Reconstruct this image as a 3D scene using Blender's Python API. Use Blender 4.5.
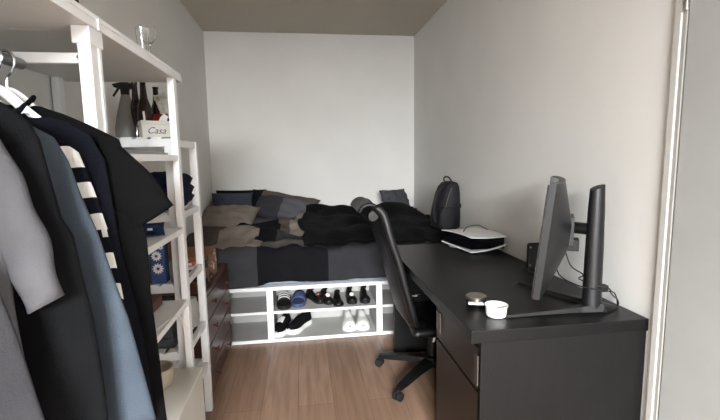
import bpy, bmesh, math, random
from mathutils import Vector, Matrix, noise
random.seed(7)
PI = math.pi
SC = bpy.context.scene
for o in list(bpy.data.objects): bpy.data.objects.remove(o)
C = SC.collection

# ------------------------------------------------------------------ camera
F_PX, PITCH, YAW, ROLL, CAM_H = 423.777, -0.1234, 0.1337, -0.0152, 1.3058
cy, sy = math.cos(YAW), math.sin(YAW)
fw = Vector((sy*math.cos(PITCH), cy*math.cos(PITCH), math.sin(PITCH)))
rt = Vector((cy, -sy, 0)); up = rt.cross(fw)
R_ = rt*math.cos(ROLL) + up*math.sin(ROLL)
U_ = -rt*math.sin(ROLL) + up*math.cos(ROLL)
cam_data = bpy.data.cameras.new('camera'); cam = bpy.data.objects.new('camera', cam_data); C.objects.link(cam)
cam.matrix_world = Matrix(((R_.x, U_.x, -fw.x, 0), (R_.y, U_.y, -fw.y, 0), (R_.z, U_.z, -fw.z, CAM_H), (0, 0, 0, 1)))
cam_data.sensor_width = 36; cam_data.lens = F_PX*36/720; cam_data.clip_start = .02
SC.camera = cam

# ------------------------------------------------------------------ world, light, exposure
w = bpy.data.worlds.new('world'); SC.world = w; w.use_nodes = True
w.node_tree.nodes['Background'].inputs[0].default_value = (.82, .91, 1, 1)
w.node_tree.nodes['Background'].inputs[1].default_value = .5
def area(name, loc, rot, sx, sy_, power, col):
    l = bpy.data.lights.new(name, 'AREA'); l.shape = 'RECTANGLE'; l.size = sx; l.size_y = sy_
    l.energy = power; l.color = col
    o = bpy.data.objects.new(name, l); C.objects.link(o); o.location = loc; o.rotation_euler = rot
    return o
area('sky_daylight', (-.9, -4.4, 2.85), (math.radians(68), 0, math.radians(-11)), 3.4, 1.9, 2500, (.965, .98, 1))
SC.view_settings.view_transform = 'Standard'; SC.view_settings.look = 'None'
SC.view_settings.gamma = 1; SC.view_settings.use_curve_mapping = False
SC.view_settings.exposure = .64

# ------------------------------------------------------------------ materials
def lin(c):
    if isinstance(c, str):
        c = [int(c[i:i+2], 16)/255 for i in (1, 3, 5)]
    return tuple(x/12.92 if x <= .04045 else ((x+.055)/1.055)**2.4 for x in c)
MATS = {}
def mat(name, col, rough=.6, metal=0, bump=0, bscale=60, var=0, vscale=8, trans=0, sheen=0, ior=1.45, alpha=1, spec=.5, stretch=None, coat=0):
    if name in MATS: return MATS[name]
    m = bpy.data.materials.new(name); m.use_nodes = True; nt = m.node_tree; b = nt.nodes['Principled BSDF']
    c = lin(col); b.inputs['Base Color'].default_value = (*c, 1)
    b.inputs['Roughness'].default_value = rough; b.inputs['Metallic'].default_value = metal
    b.inputs['Transmission Weight'].default_value = trans; b.inputs['IOR'].default_value = ior
    b.inputs['Sheen Weight'].default_value = sheen; b.inputs['Alpha'].default_value = alpha
    b.inputs['Specular IOR Level'].default_value = spec; b.inputs['Coat Weight'].default_value = coat
    tc = nt.nodes.new('ShaderNodeTexCoord'); mp = nt.nodes.new('ShaderNodeMapping')
    nt.links.new(tc.outputs['Object'], mp.inputs[0])
    if stretch: mp.inputs['Scale'].default_value = stretch
    n = nt.nodes.new('ShaderNodeTexNoise'); n.inputs['Scale'].default_value = vscale; n.inputs['Detail'].default_value = 4
    nt.links.new(mp.outputs[0], n.inputs['Vector'])
    r = nt.nodes.new('ShaderNodeValToRGB'); v = max(var, .03)
    r.color_ramp.elements[0].position = .3; r.color_ramp.elements[1].position = .7
    r.color_ramp.elements[0].color = (*[x*(1-v) for x in c], 1); r.color_ramp.elements[1].color = (*[min(1, x*(1+v)) for x in c], 1)
    nt.links.new(n.outputs[0], r.inputs[0]); nt.links.new(r.outputs[0], b.inputs['Base Color'])
    if bump:
        n2 = nt.nodes.new('ShaderNodeTexNoise'); n2.inputs['Scale'].default_value = bscale; n2.inputs['Detail'].default_value = 3
        nt.links.new(mp.outputs[0], n2.inputs['Vector'])
        bp = nt.nodes.new('ShaderNodeBump'); bp.inputs['Strength'].default_value = bump; bp.inputs['Distance'].default_value = .01
        nt.links.new(n2.outputs[0], bp.inputs['Height']); nt.links.new(bp.outputs[0], b.inputs['Normal'])
    MATS[name] = m; return m

WALL = mat('wall_paint', '#dddcd8', .9, bump=.05, bscale=180, var=.015, vscale=2)
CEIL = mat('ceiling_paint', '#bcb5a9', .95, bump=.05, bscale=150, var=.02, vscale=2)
WHITE = mat('white_lacquer', '#ecedee', .4, var=.02)
WHITE_SHADED = mat('white_board_with_shade', '#c9c8c3', .45, var=.02)  # white rack board toned darker, underside shade put into its colour
SHADED_INNER = mat('shaded_white_board', '#b4b4b1', .55, var=.02)  # white cubby boards greyed, the shade inside is painted into the colour
TRIM = mat('trim_paint', '#bdbcb7', .5)
DOORM = mat('grey_door_paint', '#a6a8a5', .5, var=.02)
CHROME = mat('chrome', '#c9c9c9', .2, metal=1)
STEEL = mat('brushed_steel', '#a8a49c', .32, metal=1)
BLKWOOD = mat('black_brown_veneer', '#0c0b0b', .5, spec=.3, bump=.12, bscale=40, var=.22, vscale=14, stretch=(6, 1, .6))
BLKTOP = mat('black_desk_top', '#09090a', .36, spec=.35, bump=.05, bscale=60, var=.15, vscale=10, stretch=(8, .6, 1))
DRAWERF = mat('dark_brown_drawer_front', '#1d1614', .4, var=.15, vscale=10, stretch=(1, 1, 6))
CHESTM = mat('red_brown_chest_wood', '#4a2a20', .32, bump=.04, var=.35, vscale=9, stretch=(1, 1, 7))
PLASTIC = mat('black_plastic', '#0b0b0c', .42, var=.05)
PLASTIC2 = mat('dark_grey_plastic', '#0e0f11', .42, var=.05, bump=.02, bscale=300)
RUBBER = mat('matte_black_rubber', '#101011', .7)
LEATHER = mat('black_leatherette', '#0a0a0b', .46, bump=.1, bscale=220, var=.1)
GLOSSBLK = mat('gloss_black', '#08080a', .08)
CONSOLEW = mat('satin_white_plastic', '#e6e6e6', .38, var=.01)
CERAMIC = mat('white_ceramic', '#f3f3f1', .25, var=.01)
GLASS = mat('clear_glass', '#ffffff', .03, trans=1, ior=1.45)
CARD = mat('brown_cardboard', '#8a6049', .8, var=.12, vscale=12)
PAPER = mat('cream_paper', '#c0bdb4', .75, var=.03)
def cloth(name, col, var=.1, sheen=0, bs=260): return mat(name, col, .95, bump=.2, bscale=bs, var=var, vscale=10, sheen=sheen, spec=.1)

def floor_material():
    m = bpy.data.materials.new('oak_laminate'); m.use_nodes = True; nt = m.node_tree; b = nt.nodes['Principled BSDF']
    L = nt.links.new; N = nt.nodes.new
    tc = N('ShaderNodeTexCoord'); mp = N('ShaderNodeMapping'); mp.inputs['Rotation'].default_value = (0, 0, PI/2)
    mp.inputs['Location'].default_value = (.35, .06, 0)
    L(tc.outputs['Object'], mp.inputs[0])
    br = N('ShaderNodeTexBrick'); br.offset = .37; br.inputs['Scale'].default_value = 1
    br.inputs['Brick Width'].default_value = 1.3; br.inputs['Row Height'].default_value = .19
    br.inputs['Mortar Size'].default_value = .0015; br.inputs['Mortar Smooth'].default_value = .3; br.inputs['Bias'].default_value = 0
    br.inputs['Color1'].default_value = (*lin('#967b68'), 1); br.inputs['Color2'].default_value = (*lin('#866b58'), 1)
    br.inputs['Mortar'].default_value = (*lin('#66503f'), 1)
    L(mp.outputs[0], br.inputs['Vector'])
    mg = N('ShaderNodeMapping'); mg.inputs['Scale'].default_value = (14, 1.1, 1); L(tc.outputs['Object'], mg.inputs[0])
    n = N('ShaderNodeTexNoise'); n.inputs['Scale'].default_value = 2.2; n.inputs['Detail'].default_value = 6; n.inputs['Distortion'].default_value = .6
    L(mg.outputs[0], n.inputs['Vector'])
    r = N('ShaderNodeValToRGB'); r.color_ramp.elements[0].position = .32; r.color_ramp.elements[0].color = (.78, .74, .7, 1)
    r.color_ramp.elements[1].position = .62; r.color_ramp.elements[1].color = (1.06, 1.04, 1.02, 1); L(n.outputs[0], r.inputs[0])
    # knots
    mk = N('ShaderNodeMapping'); mk.inputs['Scale'].default_value = (4.2, 1.7, 1); L(tc.outputs['Object'], mk.inputs[0])
    vo = N('ShaderNodeTexVoronoi'); vo.inputs['Scale'].default_value = 1.1; L(mk.outputs[0], vo.inputs['Vector'])
    rk = N('ShaderNodeValToRGB'); rk.color_ramp.elements[0].position = .03; rk.color_ramp.elements[0].color = (.52, .45, .4, 1)
    rk.color_ramp.elements[1].position = .16; rk.color_ramp.elements[1].color = (1, 1, 1, 1); L(vo.outputs['Distance'], rk.inputs[0])
    mx = N('ShaderNodeMixRGB'); mx.blend_type = 'MULTIPLY'; mx.inputs[0].default_value = 1; L(br.outputs['Color'], mx.inputs[1]); L(r.outputs[0], mx.inputs[2])
    my = N('ShaderNodeMixRGB'); my.blend_type = 'MULTIPLY'; my.inputs[0].default_value = .8; L(mx.outputs[0], my.inputs[1]); L(rk.outputs[0], my.inputs[2])
    L(my.outputs[0], b.inputs['Base Color']); b.inputs['Roughness'].default_value = .42
    bp = N('ShaderNodeBump'); bp.inputs['Strength'].default_value = .08; L(n.outputs[0], bp.inputs['Height']); L(bp.outputs[0], b.inputs['Normal'])
    return m

# ------------------------------------------------------------------ helpers
def box(bm, x0, x1, y0, y1, z0, z1, bev=0, rz=0, seg=2):
    vs = [bm.verts.new((x, y, z)) for z in (z0, z1) for y in (y0, y1) for x in (x0, x1)]
    fs = [(0, 2, 3, 1), (4, 5, 7, 6), (0, 1, 5, 4), (2, 6, 7, 3), (0, 4, 6, 2), (1, 3, 7, 5)]
    faces = [bm.faces.new([vs[i] for i in f]) for f in fs]
    if rz:
        c = Vector(((x0+x1)/2, (y0+y1)/2, 0)); bmesh.ops.rotate(bm, verts=vs, cent=c, matrix=Matrix.Rotation(rz, 3, 'Z'))
    if bev:
        es = list({e for f in faces for e in f.edges})
        bmesh.ops.bevel(bm, geom=es, offset=bev, segments=seg, affect='EDGES', profile=.6)
    return bm
def B(*a, **k): return box(bmesh.new(), *a, **k)
def loft(bm, rings, cap=True, closed=True):
    rows = [[bm.verts.new(p) for p in r] for r in rings]
    n = len(rows[0])
    for a, b in zip(rows, rows[1:]):
        for i in range(n if closed else n-1):
            j = (i+1) % n
            bm.faces.new((a[i], a[j], b[j], b[i]))
    if cap and closed:
        bm.faces.new(list(reversed(rows[0]))); bm.faces.new(rows[-1])
    return bm
def smoothpts(pts, k=6):
    pts = [Vector(p) for p in pts]
    if len(pts) < 3: return pts
    out = []
    for i in range(len(pts)-1):
        p0 = pts[max(i-1, 0)]; p1 = pts[i]; p2 = pts[i+1]; p3 = pts[min(i+2, len(pts)-1)]
        for s in range(k):
            t = s/k
            out.append(.5*((2*p1)+(p2-p0)*t+(2*p0-5*p1+4*p2-p3)*t*t+(3*p1-p0-3*p2+p3)*t**3))
    out.append(pts[-1]); return out
def tube(bm, pts, r, n=10, k=6, smooth=True, flat=1):
    pts = smoothpts(pts, k) if smooth else [Vector(p) for p in pts]
    rings = []; prev = None
    for i, p in enumerate(pts):
        d = (pts[min(i+1, len(pts)-1)]-pts[max(i-1, 0)]).normalized()
        if prev is None:
            a = d.cross(Vector((0, 0, 1)))
            if a.length < .05: a = d.cross(Vector((0, 1, 0)))
            a.normalize()
        else:
            a = (prev-d*prev.dot(d)).normalized()
        prev = a; b = d.cross(a)
        rr = r(i/(len(pts)-1)) if callable(r) else r
        rings.append([p+a*math.cos(2*PI*j/n)*rr+b*math.sin(2*PI*j/n)*rr*flat for j in range(n)])
    return loft(bm, rings)
def lathe(bm, prof, c, n=24, cap=True, ax=None, sx=1, sy_=1):
    c = Vector(c); M = Matrix.Identity(3)
    if ax is not None: M = Vector(ax).normalized().to_track_quat('Z', 'Y').to_matrix()
    rings = [[c+M@Vector((max(r, 1e-4)*math.cos(2*PI*j/n)*sx, max(r, 1e-4)*math.sin(2*PI*j/n)*sy_, z)) for j in range(n)] for r, z in prof]
    return loft(bm, rings, cap)
def prism(bm, poly, axis, a, b):
    def P(u, v, t): return {'x': (t, u, v), 'y': (u, t, v), 'z': (u, v, t)}[axis]
    r0 = [bm.verts.new(P(u, v, a)) for u, v in poly]; r1 = [bm.verts.new(P(u, v, b)) for u, v in poly]
    n = len(poly); bm.faces.new(r0); bm.faces.new(list(reversed(r1)))
    for i in range(n):
        j = (i+1) % n; bm.faces.new((r0[i], r1[i], r1[j], r0[j]))
    return bm
def nz(p, s=1, o=0): return noise.noise(Vector((p[0]*s+o, p[1]*s-o, p[2]*s+o*.7)))
def pillow(bm, c, ax, ay, az, hx, hy, hz, n=26, wr=.012, seed=0, e=.45):
    c = Vector(c); ax = Vector(ax).normalized(); ay = Vector(ay).normalized(); az = Vector(az).normalized()
    def row(sgn):
        g = []
        for i in range(n+1):
            r = []
            for j in range(n+1):
                u = -1+2*i/n; v = -1+2*j/n
                t = ((1-u*u)*(1-v*v))**e if abs(u) < 1 and abs(v) < 1 else 0
                pinch = 1-.06*(1-abs(v)**2)*abs(u)**4
                pin2 = 1-.06*(1-abs(u)**2)*abs(v)**4
                w_ = wr*nz((u*2.2, v*2.2, seed), 1.3, seed)*2*(t > 0)
                r.append(c+ax*u*hx*pinch+ay*v*hy*pin2+az*(sgn*t*hz+w_))
            g.append(r)
        return g
    for sgn in (1, -1):
        g = row(sgn); V = [[bm.verts.new(p) for p in r] for r in g]
        for i in range(n):
            for j in range(n):
                q = (V[i][j], V[i+1][j], V[i+1][j+1], V[i][j+1])
                bm.faces.new(q if sgn > 0 else tuple(reversed(q)))
    bmesh.ops.remove_doubles(bm, verts=bm.verts, dist=.0008)
    return bm
def obj(name, bm, m, parent=None, smooth=False, mats=None, auto=35):
    bmesh.ops.recalc_face_normals(bm, faces=bm.faces)
    if parent is not None:
        bmesh.ops.translate(bm, verts=bm.verts, vec=-ROOTLOC[parent.name])
    me = bpy.data.meshes.new(name); bm.to_mesh(me); bm.free()
    for x in (mats or [m]): me.materials.append(x)
    if smooth:
        for p in me.polygons: p.use_smooth = True
        if auto < 180: me.set_sharp_from_angle(angle=math.radians(auto))
    o = bpy.data.objects.new(name, me); C.objects.link(o)
    if parent is not None: o.parent = parent; ROOTLOC[o.name] = ROOTLOC[parent.name]
    return o
ROOTLOC = {}
def thing(name, label, cat, loc, group=None):
    o = bpy.data.objects.new(name, None); C.objects.link(o); o.location = loc; o.empty_display_size = .05
    ROOTLOC[o.name] = Vector(loc); o['label'] = label; o['category'] = cat
    if group: o['group'] = group
    return o
def tag(o, label, cat, group=None, kind=None):
    o['label'] = label; o['category'] = cat
    if group: o['group'] = group
    if kind: o['kind'] = kind
    return o
def struct(name, bm, m, parent=None):
    o = obj(name, bm, m, parent); o['kind'] = 'structure'; return o
def text(body, size, M, m, parent, name='lettering', shear=0, ext=.0003):
    cu = bpy.data.curves.new(name, 'FONT'); cu.body = body; cu.size = size; cu.shear = shear; cu.extrude = ext
    cu.align_x = 'CENTER'; cu.align_y = 'CENTER'; cu.materials.append(m)
    tmp = bpy.data.objects.new('tmp', cu); C.objects.link(tmp); bpy.context.view_layer.update()
    me = bpy.data.meshes.new_from_object(tmp.evaluated_get(bpy.context.evaluated_depsgraph_get()))
    bpy.data.objects.remove(tmp); bpy.data.curves.remove(cu)
    me.materials.clear(); me.materials.append(m)
    t = bpy.data.objects.new(name, me); C.objects.link(t); t.parent = parent
    M = M.copy(); M.translation = M.translation-ROOTLOC[parent.name]; t.matrix_local = M
    return t

# ------------------------------------------------------------------ setting
WL, WR, YB, YN, H = -.913, 1.197, 4.476, -2.6, 2.55
T = .12
struct('floor', B(WL-T, WR+T, YN-T, YB+T, -.1, 0), floor_material())
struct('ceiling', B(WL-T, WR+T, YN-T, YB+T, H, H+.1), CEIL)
struct('wall_left', B(WL-T, WL, YN-T, YB+T, 0, H), WALL)
struct('wall_far', B(WL, WR, YB, YB+T, 0, H), WALL)
DY0, DY1, DZ = .36, 1.262, 2.12
bm = bmesh.new(); box(bm, WR, WR+T, YN-T, DY0, 0, H); box(bm, WR, WR+T, DY1, YB+T, 0, H); box(bm, WR, WR+T, DY0, DY1, DZ, H)
struct('wall_right', bm, WALL)
bm = bmesh.new()
box(bm, WL, WR, YN-T, YN, 0, .72); box(bm, WL, WR, YN-T, YN, 2.28, H); box(bm, WL, -.88, YN-T, YN, .72, 2.28); box(bm, .76, WR, YN-T, YN, .72, 2.28)
struct('wall_near', bm, WALL)
bm = bmesh.new()
for a in ((-.88, -.82, .72, 2.28), (.70, .76, .72, 2.28), (-.09, -.03, .72, 2.28), (-.88, .76, .72, .78), (-.88, .76, 2.22, 2.28)):
    box(bm, a[0], a[1], YN-.09, YN-.04, a[2], a[3], .004)
struct('window_1', bm, WHITE)
# door casing in the right wall, leaf, hinge
bm = bmesh.new()
box(bm, WR-.012, WR+.05, 1.236, 1.262, 0, DZ, .003); box(bm, WR-.012, WR+.05, DY0, DY0+.026, 0, DZ, .003); box(bm, WR-.012, WR+.05, DY0+.026, 1.236, DZ-.026, DZ, .003)
dr = obj('door_1', bm, TRIM); dr['kind'] = 'structure'; ROOTLOC[dr.name] = Vector((0, 0, 0))
bm = bmesh.new(); box(bm, WR-.006, WR+.05, 1.221, 1.236, 0, DZ-.026, .002); obj('door_stop', bm, mat('stop_paint', '#9b9a95', .5), dr)
obj('door_leaf', B(WR-.004, WR+.036, DY0+.03, 1.217, .006, DZ-.03, .003), DOORM, dr)
for z in (1.79, .25):
    bm = bmesh.new(); lathe(bm, [(.006, -.045), (.006, .045)], (WR-.012, 1.219, z), 12); lathe(bm, [(.0075, -.05), (.0075, -.045)], (WR-.012, 1.219, z), 12)
    obj('hinge', bm, CHROME, dr, True)

# ------------------------------------------------------------------ bed
bed = thing('storage_bed', 'wide white bed base with open shoe cubbies along the far wall', 'bed', (0, 2.95, 0))
BX0, BX1, BY0 = -.90, 1.185, 2.95
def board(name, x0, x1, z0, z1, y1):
    o = obj(name, B(x0, x1, BY0+.006, y1, z0, z1, .001), SHADED_INNER if name != 'top_board' else WHITE, bed)
    obj('lit_front_edge', B(x0, x1, BY0-(.004 if name == 'top_board' else 0), BY0+.006, z0, z1, .0015), WHITE, o)  # added white strip, keeps the lit front brighter than the shade-toned board
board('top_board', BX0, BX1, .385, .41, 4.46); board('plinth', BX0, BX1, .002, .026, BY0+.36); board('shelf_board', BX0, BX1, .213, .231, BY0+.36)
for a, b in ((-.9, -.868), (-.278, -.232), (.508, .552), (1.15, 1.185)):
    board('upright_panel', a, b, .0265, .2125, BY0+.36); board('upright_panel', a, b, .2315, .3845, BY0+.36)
obj('back_panel', B(BX0, BX1, BY0+.36, BY0+.372, .002, .385), SHADED_INNER, bed)
obj('side_panel', B(BX0, BX0+.02, BY0+.375, 4.46, .002, .385), WHITE, bed)
obj('side_panel', B(BX1-.02, BX1, BY0+.375, 4.46, .002, .385), WHITE, bed)
mt = obj('mattress', B(-.895, 1.18, 2.972, 4.455, .411, .635, .04, seg=4), cloth('blue_grey_sheet', '#9298a3'), None, True)
tag(mt, 'mattress in blue grey fitted sheet lying on the white bed base', 'mattress')

# patchwork duvet ----------------------------------------------------
PC = [cloth('patch_charcoal', '#38383b'), cloth('patch_black', '#151518'), cloth('patch_taupe', '#544d49'), cloth('patch_beige', '#857c73'), cloth('patch_grey', '#55555a'), cloth('patch_dark_grey', '#303033')]
def duvet_h(x, y):
    z = .672+.035*nz((x*1.7, y*2.1, 1), 1.6, 3)+.018*nz((x*4, y*5, 2), 1.4, 8)
    z += .018*(1-abs(nz((x*2.4+y*1.1, y*1.8-x, 4), 1.5, 1))*3.2)
    t = max(0, min(1, (y-3.1)/1.0)); z += .055*t
    z += .034*abs(nz((x*6+y*2, y*5-x*2, 7), 1.2, 2))-.026*abs(nz((x*4-y*3, y*4, 9), 1.3, 5))
    z += .07*math.exp(-((x+.42)**2/.05+(y-3.35)**2/.02))
    z += .06*math.exp(-((x+.12)**2/.04+(y-3.75)**2/.03))
    return max(z, .652)
def patch(x, s):   # s: distance along the cloth from the front hem
    wx = x+.03*nz((x*3, s*3, 0), 1, 5); ws = s+.04*nz((x*3, s*3, 5), 1, 9)
    if s < .30:
        return 2 if x < -.66 else 0 if x < -.318 else 1 if x < .165 else 5
    if wx < -.64: return 2 if ws < 1.2 else 3
    if ws < .82 and wx < -.36 or ws < .5 and wx < -.30: return 3
    if ws < .44: return 2 if wx < .03 else 5
    if ws < .72: return 0 if wx > -.22 else 1
    if ws < 1.12: return 1 if wx < -.2 else 2 if wx < -.12 else 3
    return 4 if wx < -.25 else 2 if wx < -.08 else 3
def sst_(t): t = max(0, min(1, t)); return t*t*(3-2*t)
bm = bmesh.new(); NX, NS = 110, 96; rows = []
for j in range(NS+1):
    s = .015+j/NS*1.66; r = []
    for i in range(NX+1):
        x = -.885+i/NX*2.055
        wob = .008*math.sin(x*9+1)+.018*nz((x*3, s*2, 0), 1.4, 2)+.030*abs(nz((x*6+s*5, s*3-x*2, 3), 1.5, 6))
        hem = .018*nz((x*2, 0, 0), 1.2, 4)+.024*sst_(( x+.33)/.1)*max(0, 1-s/.2)
        if s < .23: p = (x, 2.925-.018+wob*.6*(1-s/.4), .415+s+hem*(1-s/.23))
        elif s < .33:
            a = (s-.23)/.10*PI/2
            p = (x, 2.965-.058*math.cos(a)+wob*.3*math.cos(a), .645+(duvet_h(x, 2.97)-.645)*math.sin(a))
        else:
            y = 2.965+(s-.33); p = (x, min(y, 4.40), duvet_h(x, y))
        r.append((bm.verts.new(p), s, x))
    rows.append(r)
for j in range(NS):
    for i in range(NX):
        f = bm.faces.new((rows[j][i][0], rows[j][i+1][0], rows[j+1][i+1][0], rows[j+1][i][0]))
        f.material_index = patch(rows[j][i][2]+.009, rows[j][i][1]+.008)
dv = obj('duvet', bm, None, None, True, mats=PC, auto=180)
md = dv.modifiers.new('thick', 'SOLIDIFY'); md.thickness = .012; md.offset = 1
tag(dv, 'patchwork duvet of charcoal, black, taupe and beige squares over the bed', 'duvet')

def tilt_pillow(name, c, hx, hy, hz, lean, yaw, m, seed, label, cat='pillow', patches=None, roll=0):
    ax = Vector((math.cos(yaw), math.sin(yaw), 0)); n0 = Vector((-math.sin(yaw), math.cos(yaw), 0))
    ay = Vector((0, 0, 1))*math.cos(lean)+n0*math.sin(lean); az = ax.cross(ay)
    ax, ay = ax*math.cos(roll)-ay*math.sin(roll), ay*math.cos(roll)+ax*math.sin(roll)
    bm = pillow(bmesh.new(), c, ax, ay, az, hx, hy, hz, seed=seed)
    if patches:
        for f in bm.faces:
            q = f.calc_center_median()-Vector(c); u = q.dot(ax)/hx; v = q.dot(ay)/hy
            f.material_index = patches(u, v)
        o = obj(name, bm, None, None, True, mats=PC, auto=180)
    else: o = obj(name, bm, m, None, True, auto=180)
    return tag(o, label, cat, 'pillows at the head of the bed')
tilt_pillow('pillow', (-.62, 4.37, .885), .25, .12, .05, .30, -.05, PC[1], 1, 'black pillow standing behind the slate blue one in the corner')
tilt_pillow('pillow', (-.68, 4.21, .875), .20, .115, .06, .35, -.06, cloth('slate_pillow', '#3e424d'), 2, 'slate blue pillow leaning in the far left corner of the bed')
tilt_pillow('pillow', (-.68, 3.92, .775), .26, .22, .08, 1.2, -.12, PC[3], 3, 'plump beige pillow in front of the slate blue pillow')
tilt_pillow('pillow', (-.22, 4.22, .835), .36, .17, .08, .85, -.12, None, 4, 'patchwork pillow, black at left and taupe along its top, against far wall', patches=lambda u, v: 1 if u < -.62 else (2 if v > .35 else 0 if u < .1 else 4), roll=.24)

# black fluffy blanket
FUR = mat('black_plush', '#0a0a0b', .95, bump=.8, bscale=120, var=.4, vscale=30, sheen=.02, spec=.05)
bm = bmesh.new(); NX, NY = 90, 60; top = []
def bl_h(x, y):
    e = min(1, (x+.03)/.05, (1.165-x)/.10, (y-2.925)/.10, (4.42-y)/.12); e = max(e, 0)**.5
    base = .66+.05*max(0, min(1, (y-3.1)/1.0))
    h = .085+.045*nz((x*2, y*1.6, 3), 1.7, 1)+.03*nz((x*5, y*4, 3), 1.6, 4)+.022*math.sin(y*14+x*3+3*nz((x, y, 0), 2, 3))
    h += .07*math.exp(-((x-.80)**2/.03+(y-4.0)**2/.12))+.04*math.exp(-((x-.1)**2/.1+(y-4.1)**2/.1))
    return max(base+max(.02, h)*e, duvet_h(x, y)+.034)
for j in range(NY+1):
    r = []
    for i in range(NX+1):
        y = 2.935+j/NY*1.485; x0 = -.03+.05*nz((0, y*2, 0), 1.3, 7)*1.2+.02; x = x0+i/NX*(1.165-x0)
        yy = y+.02*math.sin(x*7)*(1-j/NY)
        r.append(bm.verts.new((x, yy, bl_h(x, y))))
    top.append(r)
for j in range(NY):
    for i in range(NX): bm.faces.new((top[j][i], top[j][i+1], top[j+1][i+1], top[j+1][i]))
bk = obj('blanket', bm, FUR, None, True, auto=180)
md = bk.modifiers.new('thick', 'SOLIDIFY'); md.thickness = .015; md.offset = -1
tag(bk, 'black plush blanket heaped over the right half of the bed', 'blanket')
cu = tilt_pillow('cushion', (.93, 4.2, .87), .17, .12, .05, .5, .5, cloth('grey_cushion', '#45464a'), 6, 'dark grey cushion poking out behind the black plush blanket', 'cushion')
del cu['group']

# ------------------------------------------------------------------ backpack
bp_ = thing('backpack', 'small dark navy backpack standing on the bed against right wall', 'backpack', (1.085, 3.13, .755))
NAVYB = mat('navy_nylon', '#0b0b10', .7, bump=.3, bscale=300, var=.12)
def sec(cx, cy_, z, hx, hy, n=28, p=2.6):
    out = []
    for j in range(n):
        a = 2*PI*j/n; c, s = math.cos(a), math.sin(a)
        out.append(Vector((cx+hx*math.copysign(abs(c)**(2/p), c), cy_+hy*math.copysign(abs(s)**(2/p), s), z)))
    return out
bm = bmesh.new()
loft(bm, [sec(1.085+dx, 3.13, z, hx, hy) for z, hx, hy, dx in ((.758, .085, .10, 0), (.768, .102, .125, 0), (.84, .104, .135, -.002), (.93, .096, .13, .005), (1.02, .083, .12, .016), (1.075, .072, .10, .024), (1.105, .052, .08, .03), (1.116, .02, .04, .03))])
obj('body', bm, NAVYB, bp_, True)
bm = bmesh.new(); loft(bm, [sec(1.06+dx, 2.998, z, hx, .028) for z, hx, dx in ((.775, .05, 0), (.785, .07, 0), (.86, .072, 0), (.915, .062, 0), (.93, .04, 0))]); obj('front_pocket', bm, NAVYB, bp_, True)
bm = bmesh.new(); tube(bm, [(1.085, 3.1, 1.09), (1.062, 3.1, 1.128), (1.07, 3.1, 1.15), (1.10, 3.1, 1.145), (1.125, 3.1, 1.11)], .006, 8); obj('grab_handle', bm, RUBBER, bp_, True)
bm = bmesh.new(); tube(bm, [(1.075, 3.08, 1.085), (1.02, 3.06, 1.06), (.985, 3.05, .98), (.975, 3.05, .9), (.985, 3.05, .82)], .008, 8, flat=2); obj('shoulder_strap', bm, RUBBER, bp_, True)
bm = bmesh.new(); tube(bm, [(1.02, 3.005, .80), (1.05, 2.992, .97), (1.09, 3.01, 1.07)], .003, 6); obj('zip', bm, STEEL, bp_, True)
bm = bmesh.new(); lathe(bm, [(.002, -.02), (.014, -.015), (.016, .01), (.004, .02)], (1.178, 3.08, .93), 12); obj('side_buckle', bm, RUBBER, bp_, True)

# ------------------------------------------------------------------ shoes
def shoe_mesh(L, Wd, hts, th=.016):
    """outline along +y = toe. returns sole, upper, opening bmeshes at the origin"""
    prof = [(0, .30), (.06, .62), (.18, .74), (.35, .70), (.5, .76), (.68, .98), (.8, 1.0), (.9, .86), (.97, .56), (1, .25)]
    def interp(t, tab):
        for (a, va), (b, vb) in zip(tab, tab[1:]):
            if t <= b: return va+(vb-va)*(t-a)/(b-a)
        return tab[-1][1]
    sole = bmesh.new(); n = 20; ts = [i/n for i in range(n+1)]
    ring = [(interp(t, prof)*Wd/2, (t-.5)*L) for t in ts]+[(-interp(t, prof)*Wd/2, (t-.5)*L) for t in reversed(ts)]
    prism(sole, ring, 'z', 0, th)
    uppr = bmesh.new(); rings = []
    for t in [i/24 for i in range(25)]:
        w_ = interp(t, prof)*Wd/2*.94; h = interp(t, hts); y = (t-.5)*L*.985
        rings.append([Vector((w_*math.cos(a)*(1-.25*math.sin(a)), y, th+max(h, .004)*math.sin(a)**.8)) for a in [PI*k/12 for k in range(13)]])
    loft(uppr, rings, cap=False, closed=False)
    op = bmesh.new(); lathe(op, [(.001, 0), (1, 0), (1, .004), (.001, .004)], (0, 0, 0), 20)
    for v in op.verts: v.co = Vector((v.co.x*Wd*.27, -.20*L+v.co.y*L*.19, th+interp(.28, hts)+.004+v.co.z+.03*v.co.y))
    tg = bmesh.new(); rr = [[Vector((x*Wd*.2, (tt-.5)*L, th+interp(tt, hts)+.004-abs(x)*.006)) for x in (-1, -.5, 0, .5, 1)] for tt in (.44, .5, .56, .62, .68)]
    loft(tg, rr, cap=False, closed=False)
    return sole, uppr, op, tg
def place(bms, loc, rz, s=1):
    M = Matrix.Translation(loc)@Matrix.Rotation(rz, 4, 'Z')
    for b in bms: bmesh.ops.transform(b, matrix=M, verts=b.verts)
SOLEW = mat('white_sole', '#e8e8e6', .6); KNITB = cloth('black_knit', '#121214'); KNITW = cloth('white_leather', '#d8d7d2', var=.05); KNITG = cloth('grey_lining', '#8f8f8c')
LOWZ, UPZ = .0265, .2315
ST = [(0, .06), (.1, .075), (.3, .07), (.5, .06), (.7, .042), (.9, .034), (1, .012)]
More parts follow.
